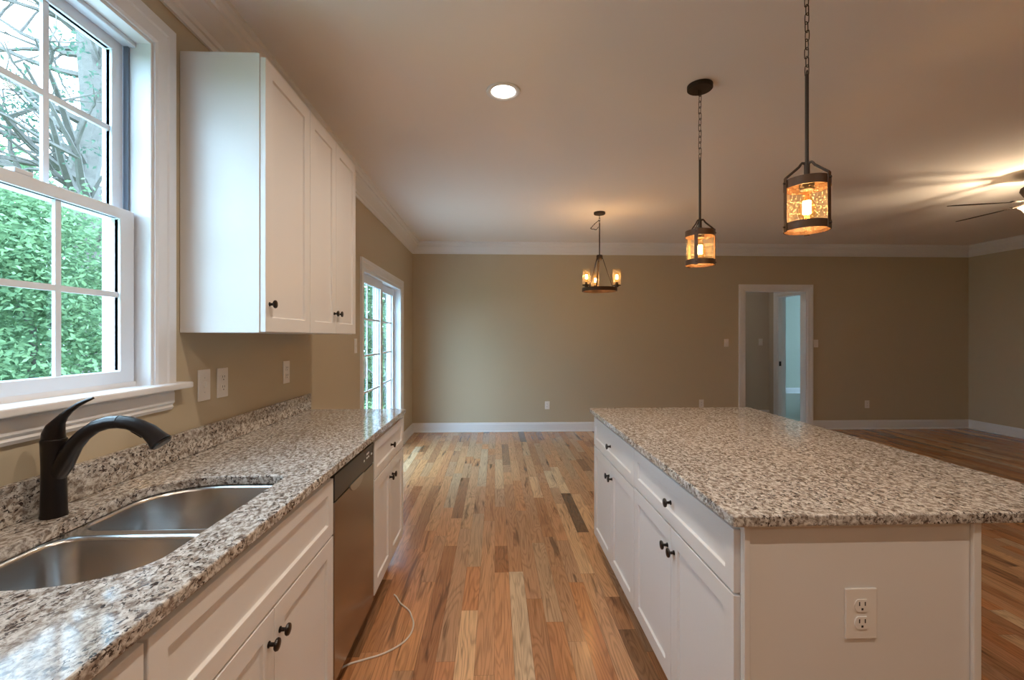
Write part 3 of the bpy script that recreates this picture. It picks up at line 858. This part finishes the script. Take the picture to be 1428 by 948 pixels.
for k, (x, y) in enumerate(((0.044, 1.35), (0.044, 0.3), (0.044, -1.4), (1.5, 0.3))):
    cans.append((x, y, 'recessed downlight in the kitchen ceiling %s' % ('above the sink and dishwasher aisle', 'directly over the camera', 'at the rear end of the kitchen', 'to the right behind the island')[k]))
cans.append((3.6, 7.25, 'added unseen downlight brightening the hall behind the cased doorway'))  # no fixture known here; added to brighten the hall wall
for x, y, lb in cans: downlight(x, y, lb, 3.0 if y > 5 else CAN_W)

# ------------------------------------------------------------------ lamp pieces
def link_mesh(bm, c, half_h, half_w, r, ang):
    """one oval chain link standing upright, centred at c, turned by ang"""
    pts = []
    n = 16
    for k in range(n):
        a = 2 * PI * k / n
        u = half_w * math.cos(a); v = (half_h - half_w) * (1 if math.sin(a) > 0 else -1) + half_w * math.sin(a)
        if abs(math.sin(a)) < 1e-6: v = 0
        pts.append(Vector((c[0] + u * math.cos(ang), c[1] + u * math.sin(ang), c[2] + v)))
    rings = []
    nrm = Vector((-math.sin(ang), math.cos(ang), 0))
    for k in range(n):
        d = (pts[(k + 1) % n] - pts[k - 1]).normalized(); s = d.cross(nrm)
        rings.append([bm.verts.new(pts[k] + (s * math.cos(2 * PI * q / 6) + nrm * math.sin(2 * PI * q / 6)) * r) for q in range(6)])
    for k in range(n):
        a, b_ = rings[k], rings[(k + 1) % n]
        for q in range(6): bm.faces.new([a[q], a[(q + 1) % 6], b_[(q + 1) % 6], b_[q]])

def bulb(parent, x, y, z_sock, up, watts, length=0.115, rmax=0.030, glow=1.0):
    """vintage bulb: up=-1 hangs below the socket. glass > filament, and its light"""
    s = up
    prof = [(0.0125, 0.0), (0.0135, 0.012), (0.018, 0.030), (0.026, 0.055), (rmax, 0.075), (rmax * 0.93, 0.092), (rmax * 0.65, 0.107), (0.0, length)]
    q = length / 0.115
    bm = lathe(bmesh.new(), [(r * (0.6 + 0.4 * q), s * h * q) for r, h in prof[:-1]] + [(0.0, s * length)], (x, y, z_sock), 20)
    gl = obj('bulb', bm, 'bulb_glass', parent, smooth=True)
    bm = bmesh.new()
    fr = 0.011 * q; pts = []
    for k in range(8):
        a = 2 * PI * k / 8
        za, zb = (0.040 * q, 0.086 * q) if k % 2 == 0 else (0.086 * q, 0.040 * q)
        pts.append((x + fr * math.cos(a), y + fr * math.sin(a), z_sock + s * za))
        pts.append((x + fr * math.cos(a), y + fr * math.sin(a), z_sock + s * zb))
    tube(bm, pts, 0.0024 * q, 6)
    obj('filament', bm, 'filament', gl)
    ld = bpy.data.lights.new('bulb_light', 'POINT'); ld.energy = watts; ld.color = (1.0, 0.66, 0.38); ld.shadow_soft_size = 0.010
    lo_ = bpy.data.objects.new('bulb_light', ld); C.objects.link(lo_); lo_.parent = gl
    lo_.location = Vector((x, y, z_sock + s * 0.063 * q)) - root_loc(gl)
    return gl

def ring_band(cx, cy, z0, z1, ri, ro, n=48):
    return lathe(bmesh.new(), [(ri, z0), (ro, z0), (ro, z1), (ri, z1)], (cx, cy, 0), n, close=True)

def strap(bm, p0, p1, wdir, wd, th):
    """flat bar from p0 to p1, wdir the width direction"""
    p0, p1, wdir = Vector(p0), Vector(p1), Vector(wdir).normalized()
    d = (p1 - p0).normalized(); t = d.cross(wdir).normalized()
    vs = [bm.verts.new(p + wdir * (a * wd / 2) + t * (b_ * th / 2)) for p in (p0, p1) for a, b_ in ((-1, -1), (1, -1), (1, 1), (-1, 1))]
    for f in ((0, 3, 2, 1), (4, 5, 6, 7), (0, 1, 5, 4), (1, 2, 6, 5), (2, 3, 7, 6), (3, 0, 4, 7)):
        bm.faces.new([vs[i] for i in f])

def dirs(x, y, phis):
    az = math.atan2(x, y)
    A = Vector((math.sin(az), math.cos(az), 0)); R = Vector((math.cos(az), -math.sin(az), 0))
    return [A * math.cos(math.radians(p)) + R * math.sin(math.radians(p)) for p in phis]

def canopy(parent, x, y, r=0.066):
    obj('canopy', lathe(bmesh.new(), [(0.0, -0.026), (0.012, -0.026), (r - 0.004, -0.024), (r, -0.020), (r, -0.0005), (0.0, -0.0005)], (x, y, H), 36), 'fixture', parent, smooth=True)

def chain(parent, x, y, z0, z1, pitch=0.031):
    bm = bmesh.new(); n = int(round((z1 - z0) / pitch)); pitch = (z1 - z0) / n
    for k in range(n):
        link_mesh(bm, (x + 0.0015 * math.sin(k * 2.1), y, z0 + (k + 0.5) * pitch), pitch * 0.62, 0.0075, 0.0017, (0.35 if k % 2 else 1.92))
    obj('chain', bm, 'fixture', parent, smooth=True)

def pendant(x, y, phis, label):
    t = thing('pendant_lamp', label, 'pendant light', (x, y, 1.76), 'lantern pendants over the island')
    canopy(t, x, y)
    chain(t, x, y, 2.335, 2.715)
    obj('rod', tube(bmesh.new(), [(x, y, 1.955), (x, y, 2.010), (x, y, 2.011), (x, y, 2.335)], [0.0095, 0.0095, 0.0062, 0.0062], 14), 'fixture', t, smooth=True)
    bm = bmesh.new(); link_mesh(bm, (x, y, 2.340), 0.011, 0.009, 0.0018, 1.2); obj('loop', bm, 'fixture', t, smooth=True)
    R = 0.075
    obj('cap', lathe(bmesh.new(), [(0.0, 1.966), (0.020, 1.965), (0.030, 1.958), (0.033, 1.948), (0.0, 1.948)], (x, y, 0), 28), 'fixture', t, smooth=True)
    obj('top_plate', lathe(bmesh.new(), [(0.0, 1.948), (R - 0.003, 1.948), (R - 0.003, 1.944), (0.0, 1.944)], (x, y, 0), 40), 'band', t)
    obj('top_ring', ring_band(x, y, 1.918, 1.950, R - 0.003, R), 'band', t, smooth=True)
    obj('bottom_ring', ring_band(x, y, 1.764, 1.792, R - 0.003, R), 'band', t, smooth=True)
    obj('glass_shade', lathe(bmesh.new(), [(R - 0.006, 1.770), (R - 0.006, 1.940)], (x, y, 0), 40), 'seeded', t, smooth=True)
    # remove end caps of the shade: keep it an open tube
    me = t.children[-1].data
    b2 = bmesh.new(); b2.from_mesh(me)
    bmesh.ops.delete(b2, geom=[f for f in b2.faces if len(f.verts) > 4], context='FACES_ONLY'); b2.to_mesh(me); b2.free()
    for d in dirs(x, y, phis):
        tn = Vector((-d.y, d.x, 0)); c = Vector((x, y, 0))
        bm = bmesh.new()
        strap(bm, c + d * (R + 0.0018) + Vector((0, 0, 1.760)), c + d * (R + 0.0018) + Vector((0, 0, 1.958)), tn, 0.018, 0.003)
        st = obj('side_strap', bm, 'band', t, bevel=0.0006)
        bm = bmesh.new()
        tube(bm, [c + d * (R + 0.002) + Vector((0, 0, 1.955)), c + d * 0.028 + Vector((0, 0, 1.997)), c + d * 0.022 + Vector((0, 0, 2.006)), c + d * 0.017 + Vector((0, 0, 2.012)), c + d * 0.008 + Vector((0, 0, 2.010))],
             [(0.0022, 0.0045)] * 4 + [(0.004, 0.006)], 8)
        obj('yoke_arm', bm, 'fixture', t, smooth=True)
        for z in (1.778, 1.938):
            bm = bmesh.new(); tube(bm, [c + d * (R + 0.003) + Vector((0, 0, z)), c + d * (R + 0.009) + Vector((0, 0, z))], [0.0042, 0.0036], 10)
            obj('screw', bm, 'fixture', st, smooth=True)
    obj('socket', lathe(bmesh.new(), [(0.0, 1.944), (0.024, 1.944), (0.025, 1.918), (0.021, 1.912), (0.0, 1.912)], (x, y, 0), 24), 'fixture', t, smooth=True)
    bulb(t, x, y, 1.912, -1, BULB_W)
    return t
pendant(1.139, 1.640, (0, 120, -120), 'bronze lantern pendant nearest the camera, over the near end of the island')
pendant(1.108, 2.451, (194, 74, -46), 'bronze lantern pendant farther away, over the far end of the island')

# chandelier
x, y = 1.137, 4.983
t = thing('chandelier', 'small bronze wagon wheel chandelier with three seeded glass cups', 'chandelier', (x, y, 1.87))
canopy(t, x, y, 0.062)
RZ0, RZ1, RR = 1.874, 1.912, 0.190
obj('rod', tube(bmesh.new(), [(x, y, 2.25), (x, y, 2.62)], 0.0065, 12), 'fixture', t, smooth=True)
bm = bmesh.new()
for k in range(3): link_mesh(bm, (x, y, 2.635 + 0.027 * k), 0.018, 0.008, 0.002, 0.3 if k % 2 else 1.9)
obj('chain', bm, 'fixture', t, smooth=True)
# slack loop of spare chain hanging beside the rod
bm = bmesh.new()
lp = [(-0.004, 2.655), (-0.022, 2.640), (-0.044, 2.622), (-0.064, 2.602), (-0.080, 2.582), (-0.098, 2.566), (-0.080, 2.556), (-0.058, 2.560), (-0.040, 2.548), (-0.024, 2.562), (-0.010, 2.582)]
for k in range(len(lp) - 1):
    (a0, z0), (a1, z1) = lp[k], lp[k + 1]
    tube(bm, [(x + a0, y + 0.01 * (k % 2), z0), (x + (a0 + a1) / 2, y + 0.01, (z0 + z1) / 2), (x + a1, y + 0.01 * ((k + 1) % 2), z1)], [0.0022, 0.0048, 0.0022], 6)
obj('spare_chain', bm, 'fixture', t, smooth=True)
obj('hub', lathe(bmesh.new(), [(0.0, 2.215), (0.018, 2.215), (0.032, 2.232), (0.034, 2.262), (0.030, 2.272), (0.0, 2.274)], (x, y, 0), 20), 'fixture', t, smooth=True)
obj('wheel_ring', ring_band(x, y, RZ0, RZ1, RR - 0.010, RR), 'band', t, smooth=True)
for d in dirs(x, y, (-14, 106, 226)):
    tn = Vector((-d.y, d.x, 0)); c = Vector((x, y, 0))
    bm = bmesh.new()
    strap(bm, c + d * 0.026 + Vector((0, 0, 2.262)), c + d * (RR - 0.045) + Vector((0, 0, RZ1 + 0.002)), tn, 0.018, 0.004)
    obj('support_strap', bm, 'fixture', t)
    bm = bmesh.new()
    strap(bm, c + d * (RR - 0.052) + Vector((0, 0, RZ1 + 0.002)), c + d * (RR + 0.014) + Vector((0, 0, RZ1 + 0.002)), tn, 0.020, 0.005)
    br = obj('bracket', bm, 'fixture', t)
    cx, cy = x + d.x * (RR + 0.0), y + d.y * (RR + 0.0)
    bm = lathe(bmesh.new(), [(0.0, 0.005), (0.020, 0.005), (0.022, 0.014), (0.044, 0.016), (0.045, 0.024), (0.018, 0.026), (0.016, 0.052), (0.0, 0.052)], (cx, cy, RZ1), 24)
    obj('candle_cup', bm, 'fixture', t, smooth=True)
    o = obj('glass_cup', lathe(bmesh.new(), [(0.043, 0.026), (0.043, 0.195)], (cx, cy, RZ1), 30), 'seeded', t, smooth=True)
    b2 = bmesh.new(); b2.from_mesh(o.data)
    bmesh.ops.delete(b2, geom=[f for f in b2.faces if len(f.verts) > 4], context='FACES_ONLY'); b2.to_mesh(o.data); b2.free()
    bulb(t, cx, cy, RZ1 + 0.052, 1, CANDLE_W, 0.105, 0.027)

# ceiling fan
x, y = 4.53, 3.63
t = thing('ceiling_fan', 'dark bladed ceiling fan with lit glass bowl at the right edge', 'ceiling fan', (x, y, 2.36))
obj('canopy', lathe(bmesh.new(), [(0.0, -0.05), (0.03, -0.05), (0.055, -0.035), (0.07, -0.0005), (0.0, -0.0005)], (x, y, H), 30), 'fixture', t, smooth=True)
obj('downrod', tube(bmesh.new(), [(x, y, 2.66), (x, y, 2.70)], 0.014, 14), 'fixture', t, smooth=True)
obj('motor_housing', lathe(bmesh.new(), [(0.0, 2.668), (0.05, 2.666), (0.10, 2.650), (0.135, 2.625), (0.140, 2.600), (0.120, 2.560), (0.095, 2.530), (0.08, 2.512), (0.0, 2.512)], (x, y, 0), 36), 'blade', t, smooth=True)
A0 = math.atan2(3.797 - y, 3.895 - x)
for k in range(5):
    a = A0 - k * 2 * PI / 5
    d = Vector((math.cos(a), math.sin(a), 0)); n_ = Vector((-d.y, d.x, 0)); up = Vector((0, 0, 1))
    wn = (n_ * math.cos(0.20) - up * math.sin(0.20))
    bm = bmesh.new(); secs = [(0.19, 0.045), (0.24, 0.058), (0.45, 0.066), (0.60, 0.068), (0.645, 0.060), (0.66, 0.035)]
    rings = []
    for r, hw in secs:
        c = Vector((x, y, 2.500)) + d * r
        th = wn.cross(d).normalized() * 0.003
        rings.append([bm.verts.new(p) for p in (c - wn * hw - th, c + wn * hw - th, c + wn * hw + th, c - wn * hw + th)])
    for p, q in zip(rings, rings[1:]):
        for i in range(4): bm.faces.new([p[i], p[(i + 1) % 4], q[(i + 1) % 4], q[i]])
    bm.faces.new(rings[0][::-1]); bm.faces.new(rings[-1])
    bl = obj('blade', bm, 'blade', t)
    bm = bmesh.new(); c = Vector((x, y, 0))
    tube(bm, [c + d * 0.085 + up * 2.525, c + d * 0.15 + up * 2.508, c + d * 0.23 + up * 2.507], [(0.014, 0.005), (0.012, 0.004), (0.024, 0.003)], 8)
    obj('blade_arm', bm, 'fixture', bl)
o = obj('glass_bowl', lathe(bmesh.new(), [(0.0, 2.375), (0.03, 2.377), (0.08, 2.395), (0.115, 2.425), (0.130, 2.452), (0.150, 2.468), (0.152, 2.471), (0.126, 2.456), (0.110, 2.428), (0.076, 2.400), (0.0, 2.382)], (x, y, 0), 36), 'bowl', t, smooth=True)
obj('light_stem', tube(bmesh.new(), [(x, y, 2.40), (x, y, 2.52)], 0.010, 10), 'fixture', t, smooth=True)
obj('finial', lathe(bmesh.new(), [(0.0, 2.355), (0.008, 2.360), (0.011, 2.370), (0.006, 2.3745), (0.0, 2.3745)], (x, y, 0), 14), 'fixture', t, smooth=True)
for k in range(2):
    a = A0 + 0.9 + k * PI
    ld = bpy.data.lights.new('fan_light', 'POINT'); ld.energy = FAN_W / 2; ld.color = (1.0, 0.76, 0.50); ld.shadow_soft_size = 0.012
    lo_ = bpy.data.objects.new('fan_light', ld); C.objects.link(lo_); lo_.parent = t
    lo_.location = Vector((x + 0.045 * math.cos(a), y + 0.045 * math.sin(a), 2.452)) - t.location

# ------------------------------------------------------------------ cable on the floor
pts = [(-0.66, 1.90), (-0.618, 1.945), (-0.56, 1.972), (-0.497, 2.000), (-0.447, 2.038), (-0.407, 2.090), (-0.390, 2.150), (-0.393, 2.216), (-0.412, 2.270), (-0.435, 2.321), (-0.490, 2.385), (-0.520, 2.440), (-0.543, 2.470)]
sm = []
for i in range(len(pts) - 1):
    p0, p1, p2, p3 = [Vector(pts[min(max(j, 0), len(pts) - 1)]) for j in (i - 1, i, i + 1, i + 2)]
    for k in range(4):
        s = k / 4
        sm.append(0.5 * ((2 * p1) + (p2 - p0) * s + (2 * p0 - 5 * p1 + 4 * p2 - p3) * s * s + (3 * p1 - p0 - 3 * p2 + p3) * s ** 3))
bm = bmesh.new(); tube(bm, [(p.x, p.y, 0.0042) for p in sm], 0.0040, 8)
tag(obj('power_cable', bm, 'cord', smooth=True), 'thin white cable curling out on the oak floor from under the dishwasher', 'cable')

# ------------------------------------------------------------------ outside
GZ = -0.9
tag(struct(obj('ground', B(-60, XL - T - 0.01, -30, 60, GZ - 0.3, GZ), 'grass')), 'green lawn outside the windows', 'lawn')

struct(obj('bounce_slab', B(-5.2, XL - T - 0.012, 0.4, 8.6, GZ, -0.16), 'bounce_slab'))  # added slab, mostly out of view, bouncing daylight to the ceiling

def tree_trunk(bm, base, h, r, rnd, bare=False, nb=10, spread=1.0, lo=0.3):
    pts = [Vector(base)]
    n = 9
    for k in range(1, n + 1):
        pts.append(Vector((base[0] + rnd.uniform(-.06, .06) * k * 0.5, base[1] + rnd.uniform(-.06, .06) * k * 0.5, base[2] + h * k / n)))
    tube(bm, pts, [r * (1 - 0.75 * k / n) for k in range(n + 1)], 8)
    tips = []
    def branch(p, d, ln, rad, depth):
        q = [p]; dd = d.copy()
        m = 5
        for k in range(m):
            dd = (dd + Vector((rnd.uniform(-.28, .28), rnd.uniform(-.28, .28), rnd.uniform(-.18, .22)))).normalized()
            q.append(q[-1] + dd * ln / m)
        tube(bm, q, [rad * (1 - 0.8 * k / m) for k in range(m + 1)], 5)
        tips.append(q[-1]); tips.append(q[3])
        if depth > 0:
            for k in range(rnd.randint(2, 4)):
                j = rnd.randint(1, m - 1)
                nd = (dd + Vector((rnd.uniform(-1, 1), rnd.uniform(-1, 1), rnd.uniform(-.5, .7)))).normalized()
                branch(q[j], nd, ln * rnd.uniform(.4, .65), rad * 0.45, depth - 1)
    for k in range(nb):
        f = lo + (1 - lo) * (k + rnd.random()) / nb
        p = Vector(base) + Vector((0, 0, h * f * 0.97))
        a = rnd.random() * 2 * PI
        branch(p, Vector((math.cos(a), math.sin(a), rnd.uniform(0.0, .5))).normalized(), h * 0.28 * spread * (1.25 - f * 0.6), r * 0.28 * (1.3 - f), 2 if bare else 1)
    return tips

def leaves(bm, centers, per, spread, size, rnd):
    for c in centers:
        for k in range(per):
            v = Vector((rnd.gauss(0, 1), rnd.gauss(0, 1), rnd.gauss(0, .7)))
            p = c + v * spread
            if p.z < GZ + 0.05: continue
            u = Vector((rnd.uniform(-1, 1), rnd.uniform(-1, 1), rnd.uniform(-.6, .6))).normalized()
            w_ = u.cross(Vector((rnd.uniform(-1, 1), rnd.uniform(-1, 1), rnd.uniform(-1, 1)))).normalized()
            s = size * rnd.uniform(.6, 1.3)
            bm.faces.new([bm.verts.new(p - u * s), bm.verts.new(p + w_ * s * .45), bm.verts.new(p + u * s), bm.verts.new(p - w_ * s * .45)])

def leafy_tree(x, y, h, rc, mname, seed, label, size=0.10, ncl=70, per=55, lo=0.12, trunk_r=0.13, spread=None):
    rnd = random.Random(seed)
    t = thing('leafy_tree', label, 'tree', (x, y, GZ), 'trees outside the windows')
    bm = bmesh.new(); tree_trunk(bm, (x, y, GZ - 0.05), h * 0.92, trunk_r, rnd, nb=12, lo=lo + .05)
    obj('trunk', bm, 'bark', t, smooth=False)
    cs = []
    for k in range(ncl):
        f = lo + (1 - lo) * rnd.random()
        rr = rc * math.sin(PI * min(1, 0.15 + f * 0.80)) ** 0.6 * (0.35 + 0.65 * rnd.random())
        a = rnd.random() * 2 * PI
        cs.append(Vector((x + rr * math.cos(a), y + rr * math.sin(a), GZ + h * f)))
    bm = bmesh.new(); leaves(bm, cs, per, spread or rc * 0.16, size, rnd)
    obj('foliage', bm, mname, t)
    return t
# behind the kitchen window: the view runs out at about 45 degrees to the left
leafy_tree(-6.1, 6.2, 4.0, 1.55, 'leaf_a', 12, 'bright green leafy tree filling the lower sash of the kitchen window', 0.042, 180, 290, 0.03, 0.07)
leafy_tree(-13.6, 11.6, 6.0, 2.1, 'leaf_b', 14, 'darker green tree behind the bright tree outside the kitchen window', 0.11, 110, 90, 0.03)
leafy_tree(-11.6, 17.9, 6.6, 2.4, 'leaf_b', 16, 'distant green tree at the right of the kitchen window view', 0.15, 90, 70, 0.03)
leafy_tree(-17.5, 17.0, 8.5, 3.2, 'leaf_b', 18, 'farthest green tree low in the kitchen window view', 0.2, 90, 70, 0.03)
# the big bare-branched evergreen seen through the upper sash
rnd = random.Random(5)
t = thing('bare_tree', 'tall grey tree with long bare branches against the sky in the upper sash', 'tree', (-8.9, 10.35, GZ), None)
bm = bmesh.new(); tips = tree_trunk(bm, (-8.9, 10.35, GZ - 0.05), 13.0, 0.42, rnd, True, 60, 0.85, 0.34)
obj('trunk', bm, 'bark', t)
bm = bmesh.new(); leaves(bm, [p for p in tips if rnd.random() < 0.30 and p.z < 6.5], 22, 0.16, 0.05, rnd)
obj('foliage', bm, 'needle', t)
# beyond the sliding door
leafy_tree(-4.4, 9.8, 6.0, 1.0, 'leaf_a', 24, 'leafy green tree added at the house corner to block sky light, outside the sliding door', 0.08, 90, 90, 0.15)  # added to cut the sky light entering the sliding door
leafy_tree(-5.6, 15.6, 7.4, 1.3, 'leaf_b', 25, 'mid green tree left of the narrow tree, outside the sliding door', 0.10, 100, 80, 0.05)
leafy_tree(-7.6, 2.0, 6.5, 1.6, 'leaf_b', 26, 'dark green tree added out of view to block sky light, left of the kitchen window view', 0.10, 100, 80, 0.10)  # unseen tree, put here to shut out part of the sky
leafy_tree(-2.9, 12.6, 6.4, 1.0, 'leaf_b', 21, 'narrow green tree seen through the near sliding door panel', 0.10, 80, 60, 0.03)
leafy_tree(-5.6, 21.0, 7.5, 1.9, 'leaf_a', 22, 'green tree seen through the far sliding door panel', 0.14, 90, 60, 0.03)
leafy_tree(-9.5, 27.0, 5.0, 3.2, 'leaf_b', 23, 'green wood edge tree in the distance past the sliding door', 0.2, 80, 50, 0.02)
